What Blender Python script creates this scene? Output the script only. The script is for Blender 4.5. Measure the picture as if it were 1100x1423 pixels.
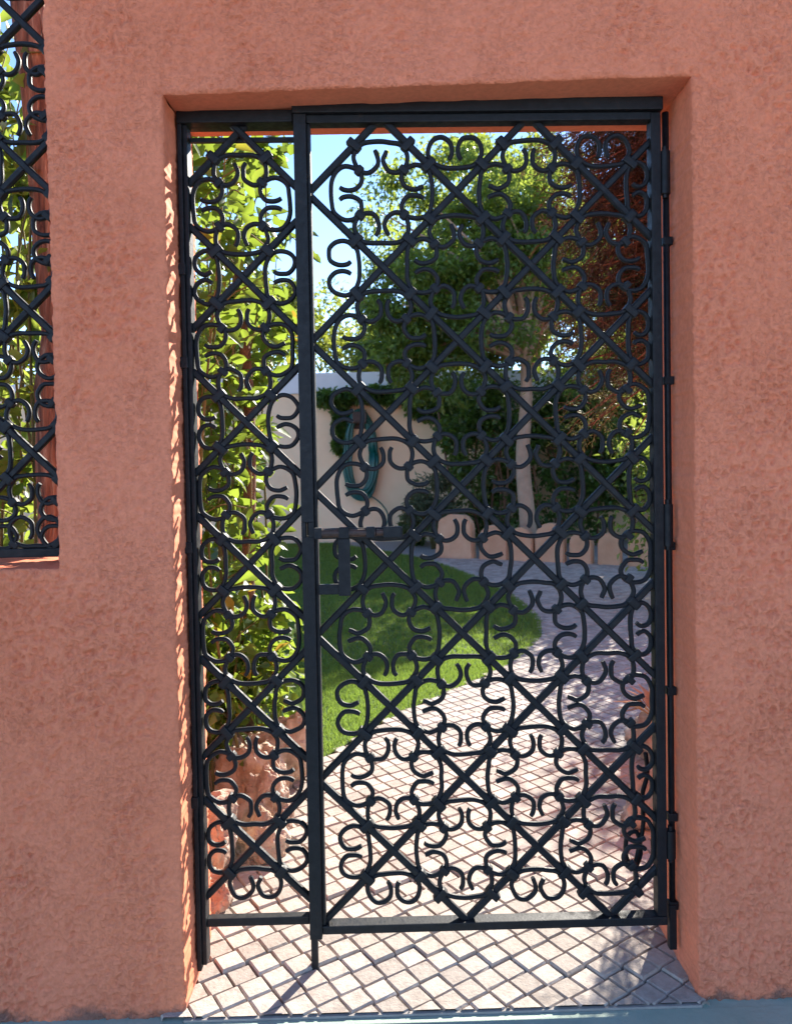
import bpy, bmesh, math, random
import numpy as np
from mathutils import Vector, Matrix, noise as mnoise

for o in list(bpy.data.objects): bpy.data.objects.remove(o)
scene = bpy.context.scene
COL = scene.collection
R = math.radians
random.seed(7); rng = np.random.default_rng(7)

# ------------------------------------------------------------------ camera
EYE = 1.39
cam = bpy.data.cameras.new('camera'); camo = bpy.data.objects.new('camera', cam); COL.objects.link(camo)
YAW, PITCH, ROLL = R(0.987), R(1.523), R(-1.004)
fw = Vector((math.sin(YAW)*math.cos(PITCH), math.cos(YAW)*math.cos(PITCH), -math.sin(PITCH)))
rt = Vector((math.cos(YAW), -math.sin(YAW), 0)); up = rt.cross(fw)
r2 = rt*math.cos(ROLL) + up*math.sin(ROLL); u2 = -rt*math.sin(ROLL) + up*math.cos(ROLL)
camo.matrix_world = Matrix(((r2.x, u2.x, -fw.x, 0), (r2.y, u2.y, -fw.y, 0), (r2.z, u2.z, -fw.z, EYE), (0, 0, 0, 1)))
cam.sensor_fit = 'VERTICAL'; cam.sensor_height = 36; cam.lens = 1100/1423*36
cam.shift_y = -(711.5-660)/1423
cam.clip_start = .02; cam.clip_end = 3000
cam.dof.use_dof = True; cam.dof.focus_distance = 2.15; cam.dof.aperture_fstop = 6.5
scene.camera = camo

# ------------------------------------------------------------------ sky, sun, exposure
AZ, EL = R(29.3), R(30)          # sun stands beyond the wall, to the right
world = bpy.data.worlds.new('World'); scene.world = world; world.use_nodes = True
wn = world.node_tree; bg = wn.nodes['Background']
sky = wn.nodes.new('ShaderNodeTexSky'); sky.sky_type = 'NISHITA'; sky.sun_disc = False
sky.sun_elevation = EL; sky.sun_rotation = AZ; sky.air_density = 0.65; sky.dust_density = 0.0; sky.ozone_density = 3.0
wn.links.new(sky.outputs[0], bg.inputs[0]); bg.inputs[1].default_value = 0.087
sun = bpy.data.lights.new('sun', 'SUN'); sun.energy = 3.3; sun.angle = R(0.53); sun.color = (1, .93, .82)
suno = bpy.data.objects.new('sun', sun); COL.objects.link(suno)
sdir = Vector((math.sin(AZ)*math.cos(EL), math.cos(AZ)*math.cos(EL), math.sin(EL)))
suno.rotation_euler = (-sdir).to_track_quat('-Z', 'Y').to_euler(); suno.location = (6, 10, 9)
scene.render.engine = 'CYCLES'
vs = scene.view_settings; vs.view_transform = 'Standard'; vs.look = 'None'; vs.gamma = 1; vs.exposure = 2.3
vs.use_curve_mapping = False

# ------------------------------------------------------------------ helpers
def tag(o, label=None, cat=None, group=None, kind=None):
    if label: o['label'] = label
    if cat: o['category'] = cat
    if group: o['group'] = group
    if kind: o['kind'] = kind
    return o
def link(name, me, parent=None, M=None):
    o = bpy.data.objects.new(name, me); COL.objects.link(o)
    if parent: o.parent = parent
    if M is not None: o.matrix_local = M
    return o
def empty(name, loc=(0, 0, 0)):
    o = bpy.data.objects.new(name, None); COL.objects.link(o); o.location = loc; o.empty_display_size = .1
    return o
def mesh(name, v, f, m, smooth=False):
    me = bpy.data.meshes.new(name); me.from_pydata([tuple(p) for p in v], [], f); me.materials.append(m)
    if smooth: me.polygons.foreach_set('use_smooth', [True]*len(me.polygons))
    me.update(); return me
def mesh_np(name, v, faces, m, smooth=False):
    """faces: int array (n,k)"""
    v = np.asarray(v, np.float32); faces = np.asarray(faces, np.int32); n, k = faces.shape
    me = bpy.data.meshes.new(name); me.vertices.add(len(v)); me.vertices.foreach_set('co', v.ravel())
    me.loops.add(n*k); me.loops.foreach_set('vertex_index', faces.ravel())
    me.polygons.add(n); me.polygons.foreach_set('loop_start', np.arange(n, dtype=np.int32)*k)
    if smooth: me.polygons.foreach_set('use_smooth', np.ones(n, bool))
    me.materials.append(m); me.update(calc_edges=True); me.validate(); return me
def from_bm(name, bm, m, smooth=False):
    me = bpy.data.meshes.new(name); bm.to_mesh(me); bm.free(); me.materials.append(m)
    if smooth: me.polygons.foreach_set('use_smooth', [True]*len(me.polygons))
    return me
def bm_box(bm, lo, hi, bev=0.0, M=None):
    c = [(lo[i]+hi[i])/2 for i in range(3)]; s = [hi[i]-lo[i] for i in range(3)]
    b2 = bmesh.new(); bmesh.ops.create_cube(b2, size=1, matrix=Matrix.Translation(c) @ Matrix.Diagonal((*s, 1)))
    if bev: bmesh.ops.bevel(b2, geom=b2.edges[:], offset=bev, segments=2, affect='EDGES', profile=.6)
    if M is not None: b2.transform(M)
    t = bpy.data.meshes.new('t'); b2.to_mesh(t); b2.free(); bm.from_mesh(t); bpy.data.meshes.remove(t)
def box_mesh(name, lo, hi, m, bev=0.0):
    bm = bmesh.new(); bm_box(bm, lo, hi, bev); return from_bm(name, bm, m)
def tube(path, radii, n=8, cap=True, sect=None):
    """swept tube -> verts, faces; path list of 3-vectors"""
    P = [Vector(p) for p in path]; V = []; F = []
    if not hasattr(radii, '__len__'): radii = [radii]*len(P)
    t0 = (P[1]-P[0]).normalized(); ref = Vector((0, 0, 1)) if abs(t0.z) < .9 else Vector((1, 0, 0))
    nx = t0.cross(ref).normalized()
    for i, p in enumerate(P):
        t = (P[min(i+1, len(P)-1)]-P[max(i-1, 0)]).normalized()
        nx = (nx - t*nx.dot(t)).normalized(); ny = t.cross(nx)
        for k in range(n):
            a = 2*math.pi*k/n; V.append(p + (nx*math.cos(a)+ny*math.sin(a))*radii[i])
    for i in range(len(P)-1):
        for k in range(n):
            k2 = (k+1) % n; F.append((i*n+k, i*n+k2, (i+1)*n+k2, (i+1)*n+k))
    if cap: F.append(tuple(range(n-1, -1, -1))); F.append(tuple((len(P)-1)*n+k for k in range(n)))
    return V, F
class MB:
    def __init__(s): s.v = []; s.f = []
    def add(s, v, f):
        o = len(s.v); s.v += list(v); s.f += [tuple(i+o for i in q) for q in f]; return s
    def mesh(s, name, m, smooth=True): return mesh(name, s.v, s.f, m, smooth)
def catmull(pts, n=6):
    out = []; P = [np.array(p, float) for p in pts]; P = [2*P[0]-P[1]]+P+[2*P[-1]-P[-2]]
    for i in range(1, len(P)-2):
        for k in range(n):
            t = k/n; a, b, c, d = P[i-1:i+3]
            out.append(.5*((2*b)+(-a+c)*t+(2*a-5*b+4*c-d)*t*t+(-a+3*b-3*c+d)*t**3))
    out.append(P[-2]); return out
def hsh(ix, iy, s):
    h = (ix.astype(np.int64)*374761393 + iy.astype(np.int64)*668265263 + s*974711) & 0x7fffffff
    h = ((h ^ (h >> 13))*1274126177) & 0x7fffffff
    return ((h ^ (h >> 16)) & 0xffff)/65535.0
def vnoise(x, y, s=0):
    ix = np.floor(x); iy = np.floor(y); fx = x-ix; fy = y-iy
    fx = fx*fx*fx*(fx*(fx*6-15)+10); fy = fy*fy*fy*(fy*(fy*6-15)+10)
    a = hsh(ix, iy, s); b = hsh(ix+1, iy, s); c = hsh(ix, iy+1, s); d = hsh(ix+1, iy+1, s)
    return (a*(1-fx)+b*fx)*(1-fy)+(c*(1-fx)+d*fx)*fy
def sstep(a, b, x): t = np.clip((x-a)/(b-a), 0, 1); return t*t*(3-2*t)

# ------------------------------------------------------------------ materials
def newmat(name):
    m = bpy.data.materials.new(name); m.use_nodes = True; nt = m.node_tree
    return m, nt, nt.nodes['Principled BSDF'], nt.nodes, nt.links
def ramp(N, L, src, cols):
    r = N.new('ShaderNodeValToRGB'); el = r.color_ramp.elements
    el[0].position, el[0].color = cols[0][0], (*cols[0][1], 1); el[1].position, el[1].color = cols[-1][0], (*cols[-1][1], 1)
    for p, c in cols[1:-1]: e = el.new(p); e.color = (*c, 1)
    L.new(src, r.inputs[0]); return r.outputs[0]
def noise_node(N, L, scale, detail=4, rough=.55, coord=None, dist=0):
    n = N.new('ShaderNodeTexNoise'); n.inputs['Scale'].default_value = scale; n.inputs['Detail'].default_value = detail
    n.inputs['Roughness'].default_value = rough; n.inputs['Distortion'].default_value = dist
    if coord is not None: L.new(coord, n.inputs['Vector'])
    return n.outputs['Fac']
def simple(name, c0, c1, scale=8, rough=.8, bump=0, bscale=60, detail=5, spec=.5, bdist=.004, metallic=0, island=0, coord='Object'):
    m, nt, B, N, L = newmat(name)
    tc = N.new('ShaderNodeTexCoord').outputs[coord]
    col = ramp(N, L, noise_node(N, L, scale, detail, .6, tc), [(.3, c0), (.7, c1)])
    if island:
        g = N.new('ShaderNodeNewGeometry'); hs = N.new('ShaderNodeHueSaturation'); L.new(col, hs.inputs['Color'])
        oi = N.new('ShaderNodeObjectInfo'); ad = N.new('ShaderNodeMath'); ad.operation = 'ADD'
        L.new(g.outputs['Random Per Island'], ad.inputs[0]); L.new(oi.outputs['Random'], ad.inputs[1])
        fr = N.new('ShaderNodeMath'); fr.operation = 'FRACT'; L.new(ad.outputs[0], fr.inputs[0])
        mr = N.new('ShaderNodeMapRange'); mr.inputs[3].default_value = 1-island; mr.inputs[4].default_value = 1+island
        L.new(fr.outputs[0], mr.inputs[0]); L.new(mr.outputs[0], hs.inputs['Value']); col = hs.outputs[0]
    L.new(col, B.inputs['Base Color']); B.inputs['Roughness'].default_value = rough
    B.inputs['Specular IOR Level'].default_value = spec; B.inputs['Metallic'].default_value = metallic
    if bump:
        b = N.new('ShaderNodeBump'); b.inputs['Strength'].default_value = bump; b.inputs['Distance'].default_value = bdist
        L.new(noise_node(N, L, bscale, 5, .65, tc), b.inputs['Height']); L.new(b.outputs[0], B.inputs['Normal'])
    return m
def leafmat(name, dark, light, trans, tmix=.45, rough=.42, odd=None, oddp=.93):
    m, nt, B, N, L = newmat(name)
    g = N.new('ShaderNodeNewGeometry'); oi = N.new('ShaderNodeObjectInfo'); ad = N.new('ShaderNodeMath'); ad.operation = 'ADD'
    L.new(g.outputs['Random Per Island'], ad.inputs[0]); L.new(oi.outputs['Random'], ad.inputs[1])
    fr = N.new('ShaderNodeMath'); fr.operation = 'FRACT'; L.new(ad.outputs[0], fr.inputs[0])
    mid = tuple((a+b)/2 for a, b in zip(dark, light)); st = [(0, dark), (.5, mid), (oddp-.02, light)]
    tr = [(0, tuple(c*.75 for c in trans)), (oddp-.02, trans)]
    if odd: st.append((oddp, odd)); tr.append((oddp, tuple(c*1.5 for c in odd)))
    L.new(ramp(N, L, fr.outputs[0], st), B.inputs['Base Color'])
    B.inputs['Roughness'].default_value = rough
    T = N.new('ShaderNodeBsdfTranslucent'); L.new(ramp(N, L, fr.outputs[0], tr), T.inputs[0])
    mx = N.new('ShaderNodeMixShader'); mx.inputs[0].default_value = tmix
    L.new(B.outputs[0], mx.inputs[1]); L.new(T.outputs[0], mx.inputs[2]); L.new(mx.outputs[0], N['Material Output'].inputs[0])
    return m

def stucco(name, c0, c1, c2):
    m, nt, B, N, L = newmat(name)
    tc = N.new('ShaderNodeTexCoord').outputs['Object']
    big = ramp(N, L, noise_node(N, L, 1.7, 5, .6, tc), [(.32, c0), (.5, c1), (.7, c2)])
    fine = ramp(N, L, noise_node(N, L, 70, 4, .6, tc), [(.3, (.86, .84, .84)), (.65, (1.05, 1.05, 1.05))])
    mu = N.new('ShaderNodeMixRGB'); mu.blend_type = 'MULTIPLY'; mu.inputs[0].default_value = .8
    L.new(big, mu.inputs[1]); L.new(fine, mu.inputs[2])
    # splashed grey dirt along the foot of the wall
    sp = N.new('ShaderNodeSeparateXYZ'); L.new(tc, sp.inputs[0])
    nz = noise_node(N, L, 9, 6, .7, tc); ad = N.new('ShaderNodeMath'); ad.operation = 'MULTIPLY_ADD'
    L.new(nz, ad.inputs[0]); ad.inputs[1].default_value = -.16; L.new(sp.outputs['Z'], ad.inputs[2])
    mr = N.new('ShaderNodeMapRange'); mr.inputs[1].default_value = -.09; mr.inputs[2].default_value = -.06
    mr.inputs[3].default_value = .75; mr.inputs[4].default_value = 0; L.new(ad.outputs[0], mr.inputs[0])
    dm = N.new('ShaderNodeMixRGB'); L.new(mr.outputs[0], dm.inputs[0]); L.new(mu.outputs[0], dm.inputs[1]); dm.inputs[2].default_value = (.10, .085, .075, 1)
    L.new(dm.outputs[0], B.inputs['Base Color'])
    B.inputs['Roughness'].default_value = .85; B.inputs['Specular IOR Level'].default_value = .25
    # grain of the render coat: crumbly lumps, trowelled flatter in places and on the jambs
    pt = ramp(N, L, noise_node(N, L, 5.5, 3, .5, tc), [(.36, (.55,)*3), (.60, (.78,)*3)])
    nn = N.new('ShaderNodeSeparateXYZ'); L.new(N.new('ShaderNodeNewGeometry').outputs['Normal'], nn.inputs[0])
    face = N.new('ShaderNodeMapRange'); face.inputs[1].default_value = -.2; face.inputs[2].default_value = -.6; face.inputs[3].default_value = .12; face.inputs[4].default_value = 1; L.new(nn.outputs['Y'], face.inputs[0])
    st_ = N.new('ShaderNodeMath'); st_.operation = 'MULTIPLY'; L.new(pt, st_.inputs[0]); L.new(face.outputs[0], st_.inputs[1])
    b = N.new('ShaderNodeBump'); b.inputs['Distance'].default_value = .0058; L.new(st_.outputs[0], b.inputs['Strength'])
    gr = ramp(N, L, noise_node(N, L, 112, 4, .6, tc, .3), [(.30, (0,)*3), (.5, (.7,)*3), (.72, (1,)*3)])
    L.new(gr, b.inputs['Height']); L.new(b.outputs[0], B.inputs['Normal'])
    return m
M_STUCCO = stucco('terracotta_stucco', (.735, .213, .108), (.775, .236, .124), (.81, .256, .140))

def iron():
    m, nt, B, N, L = newmat('black_iron_paint')
    tc = N.new('ShaderNodeTexCoord').outputs['Object']
    L.new(ramp(N, L, noise_node(N, L, 38, 6, .65, tc), [(.3, (.006, .006, .0075)), (.60, (.011, .0115, .014)), (.70, (.020, .016, .015)), (.80, (.075, .038, .022))]), B.inputs['Base Color']); B.inputs['Specular IOR Level'].default_value = .28
    L.new(ramp(N, L, noise_node(N, L, 60, 3, .6, tc), [(.3, (.42,)*3), (.7, (.66,)*3)]), B.inputs['Roughness'])
    b = N.new('ShaderNodeBump'); b.inputs['Strength'].default_value = .5; b.inputs['Distance'].default_value = .0015
    L.new(noise_node(N, L, 150, 4, .6, tc), b.inputs['Height']); L.new(b.outputs[0], B.inputs['Normal'])
    return m
M_IRON = iron()
M_RUST = simple('rusty_iron', (.030, .016, .012), (.075, .034, .022), 40, .6, .5, 120)
M_PAVER = simple('cream_paver', (.325, .27, .232), (.465, .405, .355), 34, .85, .9, 110, spec=.25, island=.2, bdist=.003)
M_JOINT = simple('paver_mortar', (.27, .245, .225), (.34, .31, .285), 30, .95, .6, 120)
M_WALK = simple('pale_green_concrete', (.27, .36, .30), (.37, .45, .38), 6, .8, .5, 70)
M_ROAD = simple('pale_bounce_road', (.36, .34, .32), (.46, .44, .41), 30, .9, .5, 90)  # unseen road, made pale so sunlight bounces onto the street wall
M_EARTH = simple('earth', (.10, .065, .04), (.17, .11, .07), 9, .95, .8, 40)
M_TURF = simple('turf_base', (.045, .085, .02), (.07, .12, .03), 12, .9)
M_GRASS = leafmat('grass_blade', (.075, .15, .022), (.16, .25, .04), (.32, .46, .07), .42, .5)
M_CREAM = simple('cream_render', (.84, .58, .36), (.92, .67, .44), 2.5, .9, .4, 50)
M_WHITE = simple('white_render', (.68, .66, .64), (.76, .74, .72), 3, .85, .3, 50)
M_EDGE = simple('orange_edging_stone', (.50, .28, .16), (.62, .38, .24), 5, .85, .6, 40, island=.12)
M_ROCK = simple('orange_rock', (.24, .13, .085), (.62, .47, .36), 13, .85, 1, 30, detail=8, bdist=.012)
M_ROCK2 = simple('pale_rock', (.30, .175, .10), (.62, .50, .39), 13, .85, 1, 34, detail=8, bdist=.012)
M_HOSE = simple('teal_hose', (.004, .075, .066), (.008, .115, .098), 10, .35)
M_BARK = simple('brown_bark', (.09, .045, .025), (.22, .12, .07), 14, .9, 1, 26, bdist=.02)
def streaky(name, cols):
    m, nt, B, N, L = newmat(name); tc = N.new('ShaderNodeTexCoord').outputs['Object']; mp = N.new('ShaderNodeMapping'); mp.inputs['Scale'].default_value = (1, 1, .09); L.new(tc, mp.inputs[0])
    n1 = noise_node(N, L, 48, 6, .62, mp.outputs[0], .6); L.new(ramp(N, L, n1, cols), B.inputs['Base Color']); B.inputs['Roughness'].default_value = .9
    b = N.new('ShaderNodeBump'); b.inputs['Strength'].default_value = 1; b.inputs['Distance'].default_value = .02; L.new(n1, b.inputs['Height']); L.new(b.outputs[0], B.inputs['Normal']); return m
M_BARKR = streaky('red_bark', [(.34, (.07, .03, .02)), (.5, (.24, .105, .06)), (.60, (.34, .18, .11)), (.72, (.55, .40, .28))])
M_PALE = simple('pale_bark', (.30, .20, .135), (.43, .30, .21), 7, .85, .7, 20, bdist=.015)
M_STEM = simple('green_stem', (.10, .10, .03), (.20, .16, .06), 12, .8)
M_LEAFBIG = leafmat('large_leaf', (.030, .072, .012), (.10, .17, .028), (.33, .45, .05), .48, .36, odd=(.36, .24, .03), oddp=.975)
M_LEAFTREE = leafmat('tree_leaf', (.038, .080, .019), (.115, .185, .036), (.40, .50, .07), .5, .38, odd=(.20, .20, .03), oddp=.97)
M_LEAFYEL = leafmat('sunlit_leaf', (.09, .14, .022), (.17, .22, .035), (.40, .46, .06), .5, .45)
M_IVY = leafmat('ivy_leaf', (.026, .060, .014), (.075, .140, .027), (.26, .38, .045), .42, .35)
M_NEEDLE = leafmat('dry_needle', (.045, .024, .016), (.125, .068, .042), (.14, .07, .04), .25, .7)
M_NEEDLEG = leafmat('pale_needle', (.10, .11, .045), (.19, .18, .075), (.25, .24, .08), .35, .6)
M_NEEDLED = leafmat('dark_needle', (.018, .032, .012), (.05, .07, .025), (.08, .11, .03), .3, .6)
M_GREY = leafmat('grey_leaf', (.06, .09, .045), (.12, .15, .08), (.18, .22, .08), .35, .5)

# ------------------------------------------------------------------ ground
def sheet(name, x0, x1, y0, y1, z, m): return tag(link(name, mesh(name, [(x0, y0, z), (x1, y0, z), (x1, y1, z), (x0, y1, z)], [(0, 1, 2, 3)], m)), kind='structure')
sheet('ground', -900, 900, -900, 1400, -.16, M_EARTH)
sheet('road', -60, 60, -14, -.9, -.12, M_ROAD)
FRONT, BACK, GATE = 1.95, 2.25, 2.083
bm = bmesh.new(); bm_box(bm, (-8, -.9, -.14), (8, 1.925, -.004), .0015); bm_box(bm, (-8, 1.9252, -.14), (-.516, 1.985, -.0045)); bm_box(bm, (.776, 1.9252, -.14), (8, 1.985, -.0045)); tag(link('pavement', from_bm('pavement', bm, M_WALK)), kind='structure')
sheet('garden_soil', -9, 12, 1.99, 30, -.045, M_EARTH)

LAWN = [(-3.2, 12.5), (-.9, 12.4), (.07, 11.1), (.62, 10.0), (.95, 8.9), (1.19, 7.84), (1.28, 6.82), (1.20, 6.0), (1.0, 5.46), (.80, 5.08), (.44, 4.62), (.01, 4.08), (-.32, 3.52), (-.55, 3.2), (-1.2, 3.0), (-3.2, 3.1)]
lawn = [tuple(p) for p in catmull(LAWN[1:14], 5)]; lawn = [LAWN[0]]+lawn+LAWN[14:]
def inpoly(x, y, poly):
    x = np.asarray(x, float); y = np.asarray(y, float); ins = np.zeros(x.shape, bool); n = len(poly)
    for i in range(n):
        x0, y0 = poly[i]; x1, y1 = poly[(i+1) % n]
        c = ((y0 > y) != (y1 > y)); xi = (x1-x0)*(y-y0)/((y1-y0) if y1 != y0 else 1e-9)+x0
        ins ^= c & (x < xi)
    return ins
lo = link('lawn', mesh('lawn', [(x, y, .012) for x, y in lawn], [tuple(range(len(lawn)))], M_TURF)); tag(lo, kind='structure')
# turf blades
def blades(n, ylo, yhi, h, w):
    Y = rng.uniform(ylo, yhi, n*3); X = rng.uniform(-2.2, 1.35, n*3); k = inpoly(X, Y, lawn) & (X > -.42*Y+.3); X = X[k][:n]; Y = Y[k][:n]; n = len(X)
    a = rng.uniform(0, 2*np.pi, n); hh = h*rng.uniform(.6, 1.25, n); ln = hh*rng.uniform(.1, .75, n); la = rng.uniform(0, 2*np.pi, n)
    z0 = np.full(n, .008); b1 = np.stack([X-np.cos(a)*w/2, Y-np.sin(a)*w/2, z0], 1); b2 = np.stack([X+np.cos(a)*w/2, Y+np.sin(a)*w/2, z0], 1)
    t = np.stack([X+np.cos(la)*ln, Y+np.sin(la)*ln, z0+hh], 1)
    return np.stack([b1, b2, t], 1).reshape(-1, 3)
V = np.concatenate([blades(70000, 3.1, 5.2, .030, .0045), blades(70000, 5.2, 8.2, .033, .007), blades(45000, 8.2, 12.3, .036, .012)])
go = link('grass', mesh_np('grass', V, np.arange(len(V)).reshape(-1, 3), M_GRASS)); tag(go, 'short green turf blades covering the lawn', 'grass', kind='stuff')

# paved path of small square setts, turned about 33 degrees to the wall
path = tag(link('paved_path', mesh('paved_path', [(-.515, 1.926, -.007), (.775, 1.926, -.007), (.775, 2.3, -.007), (-.515, 2.3, -.007), (-2.5, 2.3, -.004), (7, 2.3, -.004), (7, 12.6, -.004), (-2.5, 12.6, -.004)],
            [(0, 1, 2, 3), (4, 5, 6, 7)], M_JOINT)), kind='structure')
def paver_verts(s, h, j):
    o = s/2; b = .0036; V = []
    for z, q in ((0, o), (h-.005, o-.0005), (h, o-b)):
        for sx, sy in ((-1, -1), (1, -1), (1, 1), (-1, 1)):
            V.append((sx*q+random.uniform(-j, j), sy*q+random.uniform(-j, j), z))
    F = [(8, 9, 10, 11)]
    for l in (0, 4):
        for k in range(4): k2 = (k+1) % 4; F.append((l+k, l+k2, l+4+k2, l+4+k))
    return V, F
PS = .0675; variants = [paver_verts(PS-.0028, .030, .0015) for _ in range(8)]
ca, sa = math.cos(R(33)), math.sin(R(33)); cells = []
for i in range(-70, 215):
    for j in range(-70, 215):
        u, w = i*PS+(.012*math.sin(j*.7)), j*PS+(.006*math.sin(i*1.1))
        x = -.2+u*ca-w*sa; y = 1.9+u*sa+w*ca
        if y > 10.2 or y < 1.885 or x > 3.6 or x < -.75 or x > .5*y+.15: continue
        if y < 2.32 and not (-.56 < x < .82): continue
        cells.append((x, y, i, j))
X = np.array([c[0] for c in cells]); Y = np.array([c[1] for c in cells])
keep = ~inpoly(X, Y, [(x-.02*(1 if y > 5 else 0), y) for x, y in lawn])
cells = [c for c, k in zip(cells, keep) if k]
def slab_z(x, y, i, j):          # three slabs that settled unevenly along the cracks
    z = 0
    if y > 2.12+.05*math.sin(x*6+1)-.06*x: z += .0055
    if y > 2.50+.06*math.sin(x*5)+.05*x: z += .0065
    return z-.0235 + .0013*math.sin(i*12.9+j*78.2)
cells.sort(key=lambda c: math.hypot(c[0]*.9, c[1]))
pav_me = [mesh('paver', v, f, M_PAVER) for v, f in variants]
mb = MB()
for n, (x, y, i, j) in enumerate(cells):
    k = random.randrange(8); tz = random.uniform(-.012, .012) if y < 3 else 0
    M = Matrix.Translation((x, y, slab_z(x, y, i, j))) @ Matrix.Rotation(R(33)+random.uniform(-.02, .02)+random.randrange(4)*math.pi/2, 4, 'Z') @ Matrix.Rotation(tz, 4, 'X')
    if y < 1.99:                     # cut along the threshold
        b3 = bmesh.new(); b3.from_mesh(pav_me[k]); b3.transform(M)
        bmesh.ops.bisect_plane(b3, geom=b3.verts[:]+b3.edges[:]+b3.faces[:], plane_co=(0, 1.931, 0), plane_no=(0, -1, 0), clear_outer=True)
        if len(b3.faces) > 2: link('paver', from_bm('paver', b3, M_PAVER), path)
        else: b3.free()
    elif n < 300: link('paver', pav_me[k], path, M)
    else: mb.add([M @ Vector(v) for v in variants[k][0]], variants[k][1])
link('mortar_strip', box_mesh('mortar_strip', (-.514, 1.9255, -.03), (.774, 1.936, .0015), M_JOINT, .001), path)
tag(link('paver_field', mb.mesh('paver_field', M_PAVER, False), path), kind='stuff')

# ------------------------------------------------------------------ street wall (one stucco shell with gateway and window)
DX0, DX1, DZ = -.515, .775, 2.287
WX0, WX1, WZ = -1.75, -.797, 1.123
def lin(a, b, st): n = max(2, int(round((b-a)/st))+1); return np.linspace(a, b, n)[:-1]
ST = .0038
xs = np.concatenate([lin(-3.4, WX0, .2), lin(WX0, -1.13, .12), lin(-1.13, WX1, ST), lin(WX1, DX0, ST), lin(DX0, DX1, .0065), lin(DX1, 1.16, ST), lin(1.16, 3.6, .2), [3.6]])
zs = np.concatenate([lin(-.03, WZ, ST), lin(WZ, DZ, ST), lin(DZ, 2.66, ST), lin(2.66, 3.1, .1), [3.1]])
GX, GZ = np.meshgrid(xs, zs, indexing='ij')
iW0, iW1, iD0, iD1 = [int(np.argmin(abs(xs-v))) for v in (WX0, WX1, DX0, DX1)]
kW, kD = int(np.argmin(abs(zs-WZ))), int(np.argmin(abs(zs-DZ)))
def stucco_h(x, z, smoothness):
    n1 = vnoise(x/.0115, z/.0125, 1); n2 = vnoise(x/.0070, z/.0075, 2); n3 = vnoise(x/.035, z/.045, 3)
    n4 = vnoise(x/.0098+3.3+n3, z/.0095+1.7, 9)
    r = sstep(.22, .62, .42*n1+.28*n2+.30*n4)
    pit = sstep(.70, .85, vnoise(x/.03+n3*1.5, z/.035, 4))*sstep(.45, .75, vnoise(x/.011, z/.014, 5))
    patch = .50+.50*sstep(.30, .62, .6*vnoise(x/.16, z/.30, 6)+.4*vnoise(x/.06, z/.09, 7))
    return ((r-.55)*.0085*patch - pit*.0055*patch)*(1-smoothness) + (vnoise(x/.22, z/.3, 8)-.5)*.006
def near(x, z):                  # distance to the nearest opening edge
    dd = np.full(x.shape, 9.)
    ind = lambda a, b: np.minimum(np.abs(x-a), 9)
    dz_ok = z < DZ+.02
    dd = np.where(dz_ok, np.minimum(dd, np.minimum(np.abs(x-DX0), np.abs(x-DX1))), dd)
    dd = np.where((x > DX0-.02) & (x < DX1+.02), np.minimum(dd, np.abs(z-DZ)), dd)
    dd = np.where(z > WZ-.02, np.minimum(dd, np.abs(x-WX1)), dd)
    dd = np.where((x < WX1+.02), np.minimum(dd, np.abs(z-WZ)), dd)
    return dd
D = near(GX, GZ)
# trowelled smooth bands flank the left jamb
band = np.where((GX < DX0) & (GX > DX0-.14), 1-sstep(.045, .085, DX0-GX+.03*vnoise(GX/.05, GZ/.12, 12)), 0)*.8
band = np.maximum(band, np.where((GX < WX1+.12) & (GX >= WX1) & (GZ > WZ), .45*(1-sstep(.02, .07, GX-WX1)), 0))
Hh = stucco_h(GX, GZ, band)
YY = FRONT - Hh + np.where(D < .009, (.009-D)**2/.009*.6, 0)
XX = GX + (vnoise(GX*0+7.1, GZ/.05, 21)-.5)*.0035*np.exp(-(D/.03)**2) + (vnoise(GX*0+3.1, GZ/.008, 23)-.5)*.0035*np.exp(-(D/.012)**2)
ZZ = GZ + (vnoise(GX/.04, GZ*0+2.2, 22)-.5)*.004*np.exp(-(D/.03)**2) + .0265*(GX-.13)*np.exp(-((GZ-DZ)/.16)**2)*((GX > -.62) & (GX < 1.0))*np.where(GX > .775, np.clip(1-(GX-.775)/.2, 0, 1), 1)*np.where(GX < -.515, np.clip(1-(-.515-GX)/.1, 0, 1), 1)
ZZ = ZZ + np.where(GZ < .0, 0, 0)
nx, nz = GX.shape; idx = np.arange(nx*nz).reshape(nx, nz)
qi, qk = np.meshgrid(np.arange(nx-1), np.arange(nz-1), indexing='ij')
hole = ((qi >= iD0) & (qi < iD1) & (qk < kD)) | ((qi >= iW0) & (qi < iW1) & (qk >= kW))
q = ~hole
F = np.stack([idx[:-1, :-1][q], idx[1:, :-1][q], idx[1:, 1:][q], idx[:-1, 1:][q]], 1)
Vw = [np.stack([XX.ravel(), YY.ravel(), ZZ.ravel()], 1)]; Fw = [F]; off = nx*nz
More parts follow.
